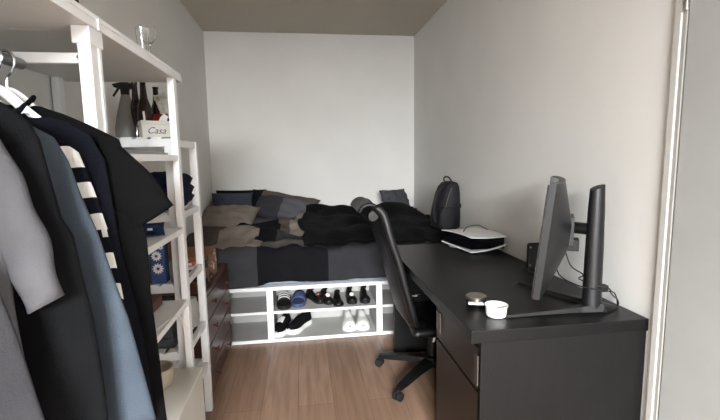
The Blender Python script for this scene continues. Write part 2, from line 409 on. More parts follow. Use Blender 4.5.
def sneaker(label, loc, rz, um, lm, tm, group, L=.27):
    t = thing('sneaker', label, 'shoe', loc, group)
    b = shoe_mesh(L, .108, ST, .036); place(b, loc, rz, 1)
    for nm, x, m in zip(('sole', 'upper', 'opening', 'laces'), b, (SOLEW, um, lm, tm)):
        o = obj(nm, x, m, t, nm == 'upper', auto=180 if nm == 'upper' else 35)
        if nm == 'upper': mdx = o.modifiers.new('t', 'SOLIDIFY'); mdx.thickness = .003
sneaker('black sneaker with white sole, left one of the pair in the bottom cubby', (-.185, 3.105, LOWZ), PI-.30, KNITB, RUBBER, SOLEW, 'black and white sneakers')
sneaker('black sneaker with white sole pointing askew, right one of the pair', (-.055, 3.125, LOWZ), PI-.62, KNITB, RUBBER, KNITB, 'black and white sneakers')
sneaker('white sneaker toe forward, left one of the white pair', (.315, 3.12, LOWZ), PI, KNITW, RUBBER, SOLEW, 'white sneakers', .26)
sneaker('white sneaker toe forward, right one of the white pair', (.42, 3.12, LOWZ), PI-.04, KNITW, RUBBER, SOLEW, 'white sneakers', .26)
def slide(label, loc, rz, sm, stm, stripes, group):
    t = thing('slide_sandal', label, 'sandal', loc, group)
    b = shoe_mesh(.26, .10, ST, .026); b[1].free(); b[2].free(); b[3].free(); place(b[:1], loc, rz); obj('sole', b[0], sm, t)
    M = Matrix.Translation(loc)@Matrix.Rotation(rz, 4, 'Z')
    def strap(y0, y1, dh, n=14):
        bm = bmesh.new(); rr = []
        for y in (y0, (y0*2+y1)/3, (y0+2*y1)/3, y1):
            rr.append([M@Vector((.052*math.cos(PI*k/n), y, .012+(.052+dh+(.085-y)*.35)*math.sin(PI*k/n)**.75)) for k in range(n+1)])
        return loft(bm, rr, cap=False, closed=False)
    o = obj('strap', strap(0, .085, 0), stm, t, True, auto=180); mdx = o.modifiers.new('t', 'SOLIDIFY'); mdx.thickness = .004
    for k in range(3 if stripes else 0):
        o = obj('stripe', strap(.008+k*.026, .020+k*.026, .007), SOLEW, t, True, auto=180); mdx = o.modifiers.new('t', 'SOLIDIFY'); mdx.thickness = .0015
slide('black slide with three white stripes, left one in the top cubby', (-.165, 3.10, UPZ), PI+.05, RUBBER, RUBBER, True, 'pool slides')
BLUEF = mat('blue_foam', '#3f4a70', .6)
slide('blue slide without stripes beside the black striped one', (-.05, 3.13, UPZ), PI-.1, BLUEF, BLUEF, False, 'pool slides')
def dress(label, loc, rz, ball, heel=.0, orn=None):
    t = thing('dress_shoe', label, 'shoe', loc, 'dark shoes in the top cubby')
    b = shoe_mesh(.235, .078, [(0, .035), (.1, .05), (.3, .045), (.45, .02), (.6, .014), (.75, .03), (.9, .026), (1, .008)], .008+heel); place(b, loc, rz)
    for nm, x, m in zip(('sole', 'upper', 'opening', 'bow'), b, (RUBBER, LEATHER, RUBBER, ball)):
        o = obj(nm, x, m, t, nm == 'upper', auto=180)
        if nm == 'upper': mdx = o.modifiers.new('t', 'SOLIDIFY'); mdx.thickness = .003
    if orn:
        M = Matrix.Translation(loc)@Matrix.Rotation(rz, 4, 'Z')
        bm = bmesh.new(); lathe(bm, [(.002, -.017), (.014, -.011), (.019, 0), (.014, .011), (.002, .017)], M@Vector((0, .055, .058)), 12); obj('ornament', bm, orn, t, True)
GOLD = mat('rose_gold', '#c9907a', .25, metal=1); PEARL = mat('pearl', '#e9e4dc', .2)
dress('black shoe with rose gold ornament next to the blue slide', (.065, 3.15, UPZ), PI+.5, GOLD, .01, GOLD)
dress('black shoe with pearl ornament, second dark shoe from the blue slide', (.15, 3.13, UPZ), PI+.2, GOLD, .01, PEARL)
dress('plain black shoe, third dark shoe from the blue slide', (.235, 3.085, UPZ), PI, LEATHER, .0, None)
dress('black shoe with pearl ornament, fourth dark shoe from the blue slide', (.335, 3.11, UPZ), PI+.05, LEATHER, .015, PEARL)
dress('plain black shoe farthest right in the top cubby', (.44, 3.11, UPZ), PI-.05, LEATHER, .015, None)

# ------------------------------------------------------------------ chest of drawers
ch = thing('chest_of_drawers', 'low red brown wooden chest of four drawers by the left wall', 'chest of drawers', (-.71, 2.57, 0))
CX = -.52
obj('body', B(-.905, CX-.018, 2.235, 2.925, .03, .59, .003), CHESTM, ch)
obj('top', B(-.908, CX, 2.228, 2.932, .59, .612, .004), CHESTM, ch)
obj('plinth', B(-.9, CX-.03, 2.25, 2.91, .001, .03), mat('plinth_dark', '#2a1812', .5), ch)
for k in range(4):
    z0 = .035+k*.139
    d = obj('drawer', B(CX-.018, CX, 2.242, 2.918, z0, z0+.133, .006), CHESTM, ch)
    for y in (2.38, 2.74):
        bm = bmesh.new(); lathe(bm, [(.006, 0), (.006, .012), (.015, .018), (.015, .024), (.004, .028)], (CX, y, z0+.07), 14, ax=(1, 0, 0)); obj('knob', bm, CHESTM, d, True)
# decorated box on it
pb = thing('decorated_box', 'brown printed cardboard box with dark motifs on the chest', 'box', (-.62, 2.55, .612))
def print_mat():
    m = mat('printed_card', '#84604c', .7, var=.1); nt = m.node_tree; b = nt.nodes['Principled BSDF']
    tc = nt.nodes.new('ShaderNodeTexCoord'); v = nt.nodes.new('ShaderNodeTexNoise'); v.inputs['Scale'].default_value = 17; v.inputs['Detail'].default_value = 5
    nt.links.new(tc.outputs['Object'], v.inputs['Vector']); r = nt.nodes.new('ShaderNodeValToRGB'); r.color_ramp.interpolation = 'CONSTANT'
    e = r.color_ramp.elements; e[0].position = 0; e[0].color = (*lin('#d8cfc4'), 1); e[1].position = .36; e[1].color = (*lin('#8a6550'), 1)
    x = e.new(.55); x.color = (*lin('#2b2a2e'), 1); x = e.new(.66); x.color = (*lin('#9c7a64'), 1)
    nt.links.new(v.outputs[0], r.inputs[0]); nt.links.new(r.outputs[0], b.inputs['Base Color']); return m
obj('body', B(-.78, -.545, 2.41, 2.68, .613, .77, .003), print_mat(), pb)
obj('lid', B(-.784, -.541, 2.406, 2.684, .77, .775, .002), CARD, pb)

# ------------------------------------------------------------------ low slatted unit
lu = thing('slatted_shelf_unit', 'white slatted shelf unit standing beyond the tall clothes rack', 'shelf unit', (-.71, 1.98, 0))
LX, LY0, LY1 = -.505, 1.785, 2.19
for x0, x1, y0, y1 in ((LX-.034, LX, LY0, LY0+.034), (LX-.034, LX, LY1-.034, LY1), (-.905, -.871, LY0, LY0+.034), (-.905, -.871, LY1-.034, LY1)):
    obj('post', B(x0, x1, y0, y1, .001, 1.392, .002), WHITE, lu)
for zt in (1.39, 1.086, .79, .495, .275):
    bm = bmesh.new(); hh = .03 if zt > .3 else .026
    box(bm, -.871, LX-.034, LY0+.006, LY0+.026, zt-hh, zt, .002); box(bm, -.871, LX-.034, LY1-.026, LY1-.006, zt-hh, zt, .002)
    box(bm, LX-.026, LX-.004, LY0+.034, LY1-.034, zt-hh, zt, .002); box(bm, -.901, -.879, LY0+.034, LY1-.034, zt-hh, zt, .002)
    for k in range(6):
        x = -.868+k*.056
        box(bm, x, x+.042, LY0+.004, LY1-.004, zt, zt+.008, .001)
    obj('slatted_shelf', bm, WHITE, lu)

# ------------------------------------------------------------------ tall clothes rack
tr = thing('clothes_rack', 'tall white open rack with top board and hanging rail by left wall', 'clothes rack', (-.69, .95, 0))
TX = -.475
for y0, y1 in ((.06, 1.142), (1.142, 1.852)):
    bm = bmesh.new(); box(bm, -.905, TX, y0, y1, 1.618, 1.638, .002); box(bm, -.905, TX-.004, y0+.001, y1-.001, 1.638, 1.65, .002)
    tb_ = obj('top_board', bm, WHITE_SHADED, tr)
    bm = bmesh.new(); box(bm, TX, TX+.003, y0+.001, y1-.001, 1.617, 1.637, .001); box(bm, TX-.004, TX+.001, y0+.001, y1-.001, 1.639, 1.651, .001)
    obj('lit_edge_strip', bm, WHITE, tb_)  # added white strip painting the lip's lit front against the toned board
obj('bracket', B(TX-.003, TX+.006, 1.130, 1.146, 1.616, 1.642, .001), WHITE, tr)
for x0, x1 in ((-.508, -.482), (-.905, -.879)):
    for y0, y1 in ((1.10, 1.155), (.10, .155)):
        bm = bmesh.new(); box(bm, x0, x1, y0, y1, .001, 1.6, .002)
        box(bm, x1, x1+.003, y0, y0+.012, .001, 1.58); box(bm, x1, x1+.003, y1-.012, y1, .001, 1.58)
        p = obj('post', bm, WHITE, tr)
        obj('post_cap', B(x0-.008, x1+.006, y0-.006, y1+.006, 1.578, 1.618, .002), WHITE, p)
    obj('post', B(-.5 if x0 > -.6 else -.905, TX if x0 > -.6 else -.88, 1.742, 1.779, .001, 1.618, .002), WHITE, tr)
for zt in (1.326, 1.04, .745):
    obj('shelf_board', B(-.903, TX-.001, 1.158, 1.741, zt-.022, zt, .002), WHITE, tr)
obj('cross_bar', B(-.879, -.508, 1.112, 1.13, 1.536, 1.56, .002), WHITE, tr)
obj('cross_bar', B(-.879, -.508, .112, .13, 1.536, 1.56, .002), WHITE, tr)
bm = bmesh.new(); lathe(bm, [(.004, 0), (.004, .003), (.001, .004)], (-.512, 1.112, 1.55), 10, ax=(0, -1, 0)); obj('screw', bm, STEEL, tr)
bm = bmesh.new(); tube(bm, [(-.638, .13, 1.532), (-.638, 1.112, 1.532)], .0125, 16, smooth=False); obj('hanging_rail', bm, mat('grey_rail', '#8f8f8e', .3, metal=.8), tr, True)

# ------------------------------------------------------------------ hangers and garments
def hanger(y, label, dz=0, cx=-.638):
    t = thing('clothes_hanger', label, 'hanger', (cx, y, 1.35), 'white hangers on the rail')
    bm = bmesh.new(); tube(bm, [(cx-.019, y, 1.528), (cx-.014, y, 1.542), (cx, y, 1.549), (cx+.0155, y, 1.542), (cx+.020, y, 1.524), (cx+.012, y, 1.503), (cx+.002, y, 1.488), (cx, y, 1.445+dz)], .0032, 8)
    obj('hook', bm, CHROME, t, True)
    bm = bmesh.new()
    tube(bm, [(cx+a, y, b+dz) for a, b in ((-.165, 1.305), (-.13, 1.345), (-.09, 1.384), (-.055, 1.416), (-.025, 1.448), (0, 1.462), (.025, 1.448), (.055, 1.416), (.09, 1.384), (.13, 1.345), (.165, 1.305))], .0042, 10, k=3, flat=2.6)
    tube(bm, [(cx-.16, y, 1.305+dz), (cx, y, 1.302+dz), (cx+.16, y, 1.305+dz)], .004, 8, smooth=False)
    obj('arms', bm, WHITE, t, True)
def garment(kind, label, cat, y, edge, m, sleeve=None, th=.02, seed=0, cx=-.638, neck=.065, mats=None, idx=None, sl_th=.018, zn=1.44):
    """edge: (x, z) right silhouette from the shoulder point downwards"""
    t = thing(kind, label, cat, (cx, y, edge[-1][1]), 'clothes on the rack')
    tab = [(cx+neck, zn)]+list(edge)
    P = []
    for (xa, za), (xb, zb) in zip(tab, tab[1:]):
        k = max(2, int((za-zb)/.018)+1)
        for i in range(k): P.append((xa+(xb-xa)*i/k, za+(zb-za)*i/k))
    P.append(tab[-1]); rings = []; n = 56
    for (x, z) in P:
        hw = x-cx; d = (zn-z); tt = th*min(1, .6+d*4); r = []
        for j in range(n):
            a = 2*PI*j/n; c, s = math.cos(a), math.sin(a)
            px = cx+hw*math.copysign(abs(c)**.9, c)
            f = min(1, d*2.2)
            fold = .011*f*math.sin(px*40+seed*2+1.5*nz((px, z, seed), 4, seed))+.008*f*nz((px*6, z*2.5, seed), 1.4, seed)+.004*nz((px*22, z*6, seed), 1, seed)
            dip = .05*math.exp(-((px-cx)/.055)**2)*max(0, 1-d/.10)
            r.append(Vector((px, y+tt*math.copysign(abs(s)**.7, s)+fold, z-dip+.004*f*math.sin(a*6+seed))))
        rings.append(r)
    bm = loft(bmesh.new(), rings, cap=False)
    if idx:
        for f in bm.faces:
            q = f.calc_center_median(); f.material_index = idx(q)
        b = obj('body', bm, None, t, True, mats=mats, auto=180)
    else: b = obj('body', bm, m, t, True, auto=180)
    mdx = b.modifiers.new('t', 'SOLIDIFY'); mdx.thickness = .002
    bm = bmesh.new(); tube(bm, [(cx-neck, y, zn-.002), (cx-neck*.6, y-.012, zn-.03), (cx, y-.014, zn-.055), (cx+neck*.6, y-.012, zn-.03), (cx+neck, y, zn-.002), (cx+neck*.5, y+.012, zn-.02), (cx-neck*.5, y+.012, zn-.02), (cx-neck, y, zn-.002)], .005, 8)
    obj('collar', bm, (mats or [m])[0], t, True)
    if sleeve:
        for sg in (1, -1):
            (tx, tz), (bx_, bz), (ox, oz), (ix, iz) = sleeve  # shoulder top, armpit, cuff outer, cuff inner
            rr = []; K = 16
            for i in range(K+1):
                u = i/K
                bulge = .012*math.sin(u*PI)
                a_ = Vector((tx+(ox-tx)*u+bulge, 0, tz+(oz-tz)*u+bulge*.6)); b_ = Vector((bx_+(ix-bx_)*u, 0, bz+(iz-bz)*u))
                mid = (a_+b_)/2; hv = (a_-b_)/2; ring = []
                for j in range(28):
                    an = 2*PI*j/28; c, s = math.cos(an), math.sin(an)
                    q = mid+hv*c
                    fo = .005*math.sin(q.z*60+seed)+.006*nz((q.x*9, q.z*7, seed), 1.3, seed)
                    ring.append(Vector((cx+sg*(q.x-cx), y+sl_th*math.copysign(abs(s)**.8, s)*(1-.0*u)+fo*min(1, u*3), q.z)))
                rr.append(ring)
            bm = loft(bmesh.new(), rr, cap=False)
            if idx:
                for f in bm.faces: f.material_index = idx(f.calc_center_median())
                s_ = obj('sleeve', bm, None, t, True, mats=mats, auto=180)
            else: s_ = obj('sleeve', bm, m, t, True, auto=180)
            mdx = s_.modifiers.new('t', 'SOLIDIFY'); mdx.thickness = .0025
    return t
CG = cloth('cloth_grey', '#535356'); CBLK = cloth('cloth_black', '#0d0d0e'); CCH = cloth('cloth_charcoal', '#121315'); CBL = cloth('cloth_blue_grey', '#454e58'); CNV = cloth('cloth_navy', '#101219'); CWH = cloth('cloth_white', '#d5d5d3')
garment('t_shirt', 'black short sleeve T-shirt hung farthest along the rail, sleeve sticking out', 't-shirt', 1.055, [(-.559, 1.428), (-.481, 1.39), (-.415, 1.355), (-.385, 1.25), (-.372, 1.11), (-.372, .99), (-.364, .79), (-.358, .60)], CBLK,
        sleeve=((-.46, 1.38), (-.43, 1.16), (-.306, 1.2), (-.412, 1.134)), seed=1, th=.016, zn=1.452, neck=.052)
garment('shirt', 'dark navy shirt hung between the black T-shirt and striped sweater', 'shirt', 1.015, [(-.575, 1.415), (-.503, 1.392), (-.459, 1.364), (-.433, 1.309), (-.418, 1.104), (-.389, .911), (-.372, .683)], CNV, seed=2, th=.014, zn=1.43, neck=.055)
def stripes(q):
    for zc in (1.318, 1.243, 1.169, 1.095, 1.02, .945, .87):
        if abs(q.z-zc-(q.x+.42)*.0) < .018: return 1
    return 0
garment('sweater', 'navy sweater with broad white stripes hung behind the blue grey coat', 'sweater', .975, [(-.557, 1.397), (-.527, 1.376), (-.496, 1.351), (-.466, 1.325), (-.445, 1.246), (-.424, 1.158), (-.404, .999), (-.392, .809)], CNV, seed=3, th=.014, zn=1.415, mats=[CNV, CWH], idx=stripes)
garment('jacket', 'blue grey jacket hung between striped sweater and charcoal jacket', 'jacket', .905, [(-.52, 1.38), (-.478, 1.355), (-.454, 1.308), (-.436, 1.242), (-.408, 1.163), (-.364, .986), (-.330, .753)], CBL, seed=4, th=.022, zn=1.41)
garment('jacket', 'charcoal jacket hung between the blue grey jacket and grey T-shirt', 'jacket', .80, [(-.497, 1.408), (-.477, 1.394), (-.456, 1.374), (-.442, 1.344), (-.435, 1.306), (-.42, 1.21), (-.405, 1.177), (-.386, 1.018), (-.382, .842), (-.38, .7)], CCH, seed=5, th=.022, zn=1.425)
garment('t_shirt', 'light grey short sleeve T-shirt hung nearest in the frame', 't-shirt', .722, [(-.55, 1.41), (-.49, 1.385), (-.462, 1.345), (-.46, 1.2), (-.46, 1.063), (-.455, .95), (-.45, .85)], CG,
        sleeve=((-.47, 1.375), (-.462, 1.14), (-.391, 1.09), (-.444, 1.064)), seed=6, th=.02, sl_th=.02)
garment('sweater', 'added dark grey garment standing for the shaded body of the light grey T-shirt', 'sweater', .668, [(-.56, 1.40), (-.52, 1.37), (-.485, 1.28), (-.47, 1.193), (-.451, 1.12), (-.437, 1.055), (-.424, .98), (-.411, .91), (-.405, .82)], cloth('cloth_shaded_grey', '#37373a'), seed=9, th=.016)  # added garment, its dark cloth paints the shade on the grey T-shirt's body
garment('shirt', 'white shirt hung nearest the camera, only its edge showing', 'shirt', .62, [(-.55, 1.40), (-.51, 1.33), (-.49, 1.2), (-.475, 1.0), (-.455, .9), (-.442, .85), (-.44, .76)], CWH, seed=7, th=.018)
for y, l in ((1.055, 'black T-shirt'), (1.015, 'dark navy shirt'), (.975, 'striped sweater'), (.905, 'blue grey jacket'), (.80, 'charcoal jacket'), (.72, 'light grey T-shirt'), (.668, 'added dark grey garment'), (.62, 'white shirt')):
    hanger(y, 'white hanger with metal hook carrying the '+l, 0 if y > 1 else -.022 if y > .95 else -.04)

# ------------------------------------------------------------------ things on top of the rack
gb = obj('carton', B(-.80, -.502, .72, 1.118, 1.6505, 1.70, .003), mat('dark_brown_card', '#2e1f19', .7)); tag(gb, 'dark brown flat box on top board of the clothes rack', 'box')
def glassware(name, label, x, y, prof):
    bm = lathe(bmesh.new(), prof, (x, y, 1.6505), 24, cap=False); o = obj(name, bm, GLASS, None, True, auto=60); tag(o, label, 'glass')
glassware('drinking_glass', 'clear tapered drinking glass on the rack top board, left of two', -.505, 1.53, [(.0001, .0), (.014, .0), (.021, .085), (.0197, .085), (.0125, .006), (.0001, .006)])
glassware('goblet', 'clear stemmed goblet on the rack top board, right of two', -.51, 1.60, [(.0001, 0), (.028, .001), (.028, .003), (.005, .008), (.004, .045), (.012, .055), (.026, .08), (.023, .115), (.0215, .115), (.0243, .08), (.011, .058), (.0001, .054)])

# ------------------------------------------------------------------ things on the slatted unit
TZ = 1.3985
sp = thing('spray_bottle', 'translucent spray bottle with black trigger on the slatted unit', 'spray bottle', (-.748, 2.0, TZ))
bm = lathe(bmesh.new(), [(.044, 0), (.050, .004), (.049, .05), (.040, .10), (.030, .14), (.021, .175), (.017, .19), (.015, .195)], (-.748, 2.0, TZ), 24); obj('bottle', bm, mat('frosted_plastic', '#85837d', .35, alpha=.8, var=.03), sp, True)
bm = bmesh.new(); lathe(bm, [(.017, .19), (.018, .215), (.014, .22)], (-.748, 2.0, TZ), 16); prism(bm, [(-.795, TZ+.235), (-.788, TZ+.222), (-.768, TZ+.215), (-.735, TZ+.212), (-.715, TZ+.222), (-.722, TZ+.240), (-.745, TZ+.246)], 'y', 1.988, 2.012)
tube(bm, [(-.772, 2.0, TZ+.22), (-.783, 2.0, TZ+.205), (-.797, 2.0, TZ+.185)], .005, 8); obj('trigger', bm, RUBBER, sp)
BRG = mat('brown_bottle_glass', '#271511', .12, coat=.3, var=.1)
def bottle(label, x, y, s=1, h=.25, r=.033):
    t = thing('brown_bottle', label, 'bottle', (x, y, TZ), 'brown glass bottles')
    bm = lathe(bmesh.new(), [(r*.9, 0), (r, .004), (r, h*.45), (r*.85, h*.56), (r*.5, h*.70), (r*.40, h*.85), (r*.38, h*.96), (r*.44, h*.965), (r*.44, h), (r*.3, h)], (x, y, TZ), 22); obj('bottle', bm, BRG, t, True)
bottle('tall brown bottle, front one between spray bottle and white box', -.640, 1.90, h=.235, r=.029)
bottle('brown bottle half hidden behind the tall front bottle', -.708, 2.0, h=.245, r=.029)
bottle('shorter brown bottle standing behind the white lettered box', -.618, 1.985, h=.222, r=.029)
pl = obj('plastic_wrap', pillow(bmesh.new(), (-.578, 1.965, 1.52), (1, 0, .3), (-.3, 0, 1), (0, 1, 0), .026, .075, .02, 12, .02, 4), mat('clear_film', '#d9d7d0', .3, alpha=.85)); tag(pl, 'crumpled clear plastic bag beside the brown bottles', 'bag')
rd = obj('red_pouch', pillow(bmesh.new(), (-.595, 1.955, 1.462), (1, 0, 0), (0, 0, 1), (0, 1, 0), .045, .045, .025, 14, .01, 2), cloth('red_fabric', '#8c2b28')); tag(rd, 'red pouch peeking over the white lettered box', 'pouch')
bm = pillow(bmesh.new(), (-.585, 2.03, 1.47), (1, 0, 0), (0, 0, 1), (0, 1, 0), .026, .055, .03, 14, .02, 3); dk = obj('black_pouch', bm, cloth('dark_pouch', '#1b1b1e')); tag(dk, 'black pouch behind the red one near the front post', 'pouch')
wb = thing('lettered_box', 'small white box with handwritten word in front of bottles', 'box', (-.622, 1.80, TZ))
WBC = mat('white_box_card', '#dcd9d0', .6)
def wrot(bm):
    bmesh.ops.transform(bm, matrix=Matrix.Translation((-.622, 1.80, TZ))@Matrix.Rotation(math.radians(27), 4, 'Z'), verts=bm.verts); return bm
obj('body', wrot(B(0, .125, 0, .085, .0005, .052, .002)), WBC, wb)
obj('lid', wrot(B(-.002, .127, -.002, .087, .052, .066, .002)), WBC, wb)
INK = mat('blue_ink', '#3a4064', .6)
text('Casa', .036, Matrix.Translation((-.622, 1.80, TZ))@Matrix.Rotation(math.radians(27), 4, 'Z')@Matrix.Translation((.052, -.0004, .026))@Matrix.Rotation(PI/2, 4, 'X'), INK, wb, shear=.4)
bm = wrot(tube(bmesh.new(), [(.018, .04, .0665), (.016, .04, .105)], .004, 8, smooth=False)); bx = obj('candle', bm, CERAMIC); tag(bx, 'thin white candle standing on the lid of the lettered box', 'candle')
bm = wrot(prism(bmesh.new(), [(.07, .0665), (.10, .0665), (.108, .088), (.092, .098), (.078, .085)], 'y', .04, .044)); tg_ = obj('paper_tag', bm, CERAMIC); tag(tg_, 'small white paper tag on the lid of the white lettered box', 'tag')

NVC = cloth('navy_folded_cloth', '#1a2033', var=.2)
def folded(name, label, cat, c, hx, hy, layers, lh, m, seed, grp=None):
    t = thing(name, label, cat, (c[0], c[1], c[2]), grp)
    for k in range(layers):
        dx = .012*nz((k, seed, 0), 1.7, 2)
        obj('fold', pillow(bmesh.new(), (c[0]+dx, c[1], c[2]+lh*(k+.5)), (1, 0, 0), (0, 1, 0), (0, 0, 1), hx*(1-.05*k), hy, lh*.95, 18, .006, seed+k, .22), m, t, True, auto=180)
    return t
folded('folded_trousers', 'dark navy folded trousers on second slatted shelf', 'trousers', (-.625, 2.0, 1.11), .105, .16, 3, .042, NVC, 5)
bm = bmesh.new(); rr = []
for k in range(9):
    z = 1.225-k*.022; rr.append([Vector((-.512+.010*math.sin(k*.9+j)+.016*(j in (1, 2, 3)), 1.90+j*.034+.008*math.sin(k), z)) for j in range(6)])
# pouches, boxes on the shelves
po = thing('blue_pouch', 'small navy blue pouch on the rack shelf beside the black sleeve', 'pouch', (-.56, 1.52, 1.04))
obj('body', pillow(bmesh.new(), (-.545, 1.56, 1.064), (1, .25, 0), (0, 0, 1), (-.25, 1, 0), .055, .024, .03, 16, .012, 4), cloth('blue_pouch_cloth', '#25324f'), po, True, auto=180)
obj('label_patch', B(-.536, -.520, 1.530, 1.533, 1.066, 1.074), SOLEW, po)
mg = obj('papers', B(-.85, -.50, 1.25, 1.7, 1.3265, 1.334, .001), mat('grey_paper', '#9a9da2', .6)); tag(mg, 'thin stack of grey papers on upper rack shelf', 'papers')
ZS = .7985
db = thing('daisy_box', 'blue box printed with white daisies on middle slatted shelf', 'box', (-.60, 1.83, ZS))
obj('body', B(-.628, -.574, 1.80, 1.86, ZS, ZS+.17, .002), mat('daisy_blue', '#364a7c', .5), db)
def daisy(x, z, r):
    bm = bmesh.new()
    for k in range(12):
        a = k*PI/6; p = Vector((x, 1.7985, z)); d = Vector((math.cos(a), 0, math.sin(a))); s = Vector((-math.sin(a), 0, math.cos(a)))
        pts = [p+d*r*.15, p+d*r*.6+s*r*.17, p+d*r, p+d*r*.6-s*r*.17]; bm.faces.new([bm.verts.new(q) for q in pts])
    f = obj('daisy', bm, SOLEW, db)
    bm = lathe(bmesh.new(), [(r*.2, 0), (r*.2, .001)], (x, 1.7983, z), 12, ax=(0, -1, 0)); obj('daisy_centre', bm, mat('daisy_eye', '#3a3c58', .6), f)
daisy(-.604, ZS+.118, .023); daisy(-.6, ZS+.065, .025); daisy(-.585, ZS+.155, .012)
gc = obj('canister', B(-.675, -.64, 1.80, 1.86, ZS, ZS+.135, .008), mat('grey_canister_plastic', '#8b8c8c', .45)); tag(gc, 'grey plastic canister beside the blue daisy box', 'canister')
cb = thing('carton', 'brown and grey carton right of the blue daisy box', 'box', (-.55, 1.87, ZS))
obj('body', B(-.563, -.541, 1.825, 1.93, ZS, ZS+.09, .002), mat('grey_carton', '#8e8c88', .7), cb); obj('lid', B(-.5635, -.5405, 1.8245, 1.9305, ZS+.09, ZS+.175, .002), CARD, cb)
ty = obj('wooden_tray', B(-.76, -.56, 1.40, 1.70, .7455, .785, .003), mat('reddish_wood', '#5a3224', .4)); tag(ty, 'reddish brown wooden tray on lower rack shelf', 'tray')
bm = bmesh.new(); tube(bm, [(-.50, 1.36, .748), (-.487, 1.45, .752), (-.476, 1.52, .749), (-.470, 1.58, .735), (-.470, 1.63, .69), (-.472, 1.66, .62)], .0018, 6); cbx = obj('cable', bm, CERAMIC, None, True); tag(cbx, 'thin white cable drooping over lower rack shelf', 'cable')
folded('folded_cloth', 'dark grey folded cloth on low slatted shelf', 'cloth', (-.66, 1.97, .504), .11, .15, 3, .045, cloth('dark_grey_cloth', '#4a4c50'), 8)
gj = obj('storage_jar', lathe(bmesh.new(), [(.03, 0), (.033, .004), (.033, .11), (.026, .125), (.026, .14)], (-.555, 2.08, .5035), 20), mat('milky_plastic', '#a9aaa8', .4), None, True); tag(gj, 'milky plastic jar at the end of low slatted shelf', 'jar')
sm = thing('snack_packet', 'small orange and white packet on middle slatted shelf end', 'packet', (-.55, 2.10, ZS))
obj('body', B(-.575, -.53, 2.08, 2.12, ZS, ZS+.02, .004), mat('orange_print', '#b0583a', .6), sm); obj('label_patch', B(-.565, -.54, 2.0785, 2.0795, ZS+.004, ZS+.016), SOLEW, sm)
# paper bag and cream basket near the floor
sb = thing('storage_box', 'cream lidded storage box on the floor below the rack shelves', 'box', (-.53, 1.46, 0))
obj('body', B(-.622, -.434, 1.19, 1.735, .001, .43, .006), PAPER, sb)
obj('lid', B(-.626, -.430, 1.186, 1.739, .43, .458, .005), PAPER, sb)
bm = lathe(bmesh.new(), [(.04, 0), (.052, .008), (.060, .045), (.058, .075), (.053, .075), (.055, .045), (.045, .012), (.001, .01)], (-.566, 1.60, .4585), 28, cap=False)
bk2 = obj('woven_basket', bm, mat('cream_weave', '#b3a795', .8, bump=.6, bscale=90, var=.15), None, True, auto=60); tag(bk2, 'small round cream woven basket on the cream storage box', 'basket')

# ------------------------------------------------------------------ desk
dk_ = thing('desk', 'long black desk with drawer cabinet along the right wall', 'desk', (.86, 1.98, 0))
DX0, DX1, DYA, DYB, DZT = .5366, 1.187, 1.2765, 2.68, .73
obj('desk_top', B(DX0, DX1, DYA, DYB, .686, DZT, .0025), BLKTOP, dk_)
obj('end_panel', B(.574, DX1, 1.283, 1.305, .001, .686, .002), BLKWOOD, dk_)
obj('end_panel', B(.574, DX1, 2.645, 2.675, .001, .686, .002), BLKWOOD, dk_)
obj('cabinet_side', B(.59, DX1, 1.735, 1.757, .001, .686, .002), BLKWOOD, dk_)
obj('cabinet_back', B(DX1-.02, DX1, 1.305, 2.645, .25, .686), BLKWOOD, dk_)
obj('cabinet_inside', B(.60, DX1-.025, 1.306, 1.734, .03, .64), RUBBER, dk_)
for z0, z1 in ((.505, .656), (.03, .494)):
    d = obj('drawer', B(.574, .592, 1.290, 1.755, z0, z1, .002), DRAWERF, dk_)
    if z0 > .5:
        for y0, y1, za, zb in ((1.298, 1.328, .522, .632), (1.69, 1.745, .545, .632)):
            obj('handle', B(.5685, .574, y0, y1, za, zb, .002), mat('dark_bronze', '#59544e', .4, metal=.7), d)

# game console
gc = thing('game_console', 'white and black game console lying flat on the desk', 'game console', (1.04, 2.52, DZT))
cA, cR, cL, cBk = Vector((.965, 2.325, 0)), Vector((1.185, 2.325, 0)), Vector((.885, 2.62, 0)), Vector((1.13, 2.665, 0))
def quadgrid(zf, n=14, th=.006, inset=0):
    bm = bmesh.new(); sheets = []
    cen = (cA+cR+cL+cBk)/4
    for dz in (0, th):
        g = []
        for i in range(n+1):
            r = []
            for j in range(n+1):
                u, v = i/n, j/n
                p = (cA*(1-u)+cR*u)*(1-v)+(cL*(1-u)+cBk*u)*v
                p = cen+(p-cen)*(1-inset)
                r.append(bm.verts.new((p.x, p.y, zf(u, v)+dz)))
            g.append(r)
        sheets.append(g)
    for g in sheets:
        for i in range(n):
            for j in range(n): bm.faces.new((g[i][j], g[i+1][j], g[i+1][j+1], g[i][j+1]))
    a, b = sheets
    for i in range(n):
        for (i0, j0, i1, j1) in ((i, 0, i+1, 0), (i, n, i+1, n), (0, i, 0, i+1), (n, i, n, i+1)):
            bm.faces.new((a[i0][j0], a[i1][j1], b[i1][j1], b[i0][j0]))
    return bm
obj('top_shell', quadgrid(lambda u, v: .822+.012*(2*u-1)**2*.4+.010*math.sin(PI*v)*.8) , CONSOLEW, gc, True)
obj('bottom_shell', quadgrid(lambda u, v: .740+.036*u*u+.014*v), CONSOLEW, gc, True)
def slab(za, zb, inset):
    bm = quadgrid(lambda u, v: za, 6, .001, inset)
    bm.free(); bm = bmesh.new(); cen = (cA+cR+cL+cBk)/4
    pl_ = [cen+(p-cen)*(1-inset) for p in (cA, cR, cBk, cL)]
    return prism(bm, [(p.x, p.y) for p in pl_], 'z', za, zb)
obj('core', slab(.757, .828, .07), GLOSSBLK, gc)
bm = bmesh.new(); d = (cR-cA).normalized(); nrm = Vector((d.y, -d.x, 0))
p = cA*.9+cR*.1+Vector((0, 0, 0)); box(bm, -.006, .006, -.002, .002, .765, .812)
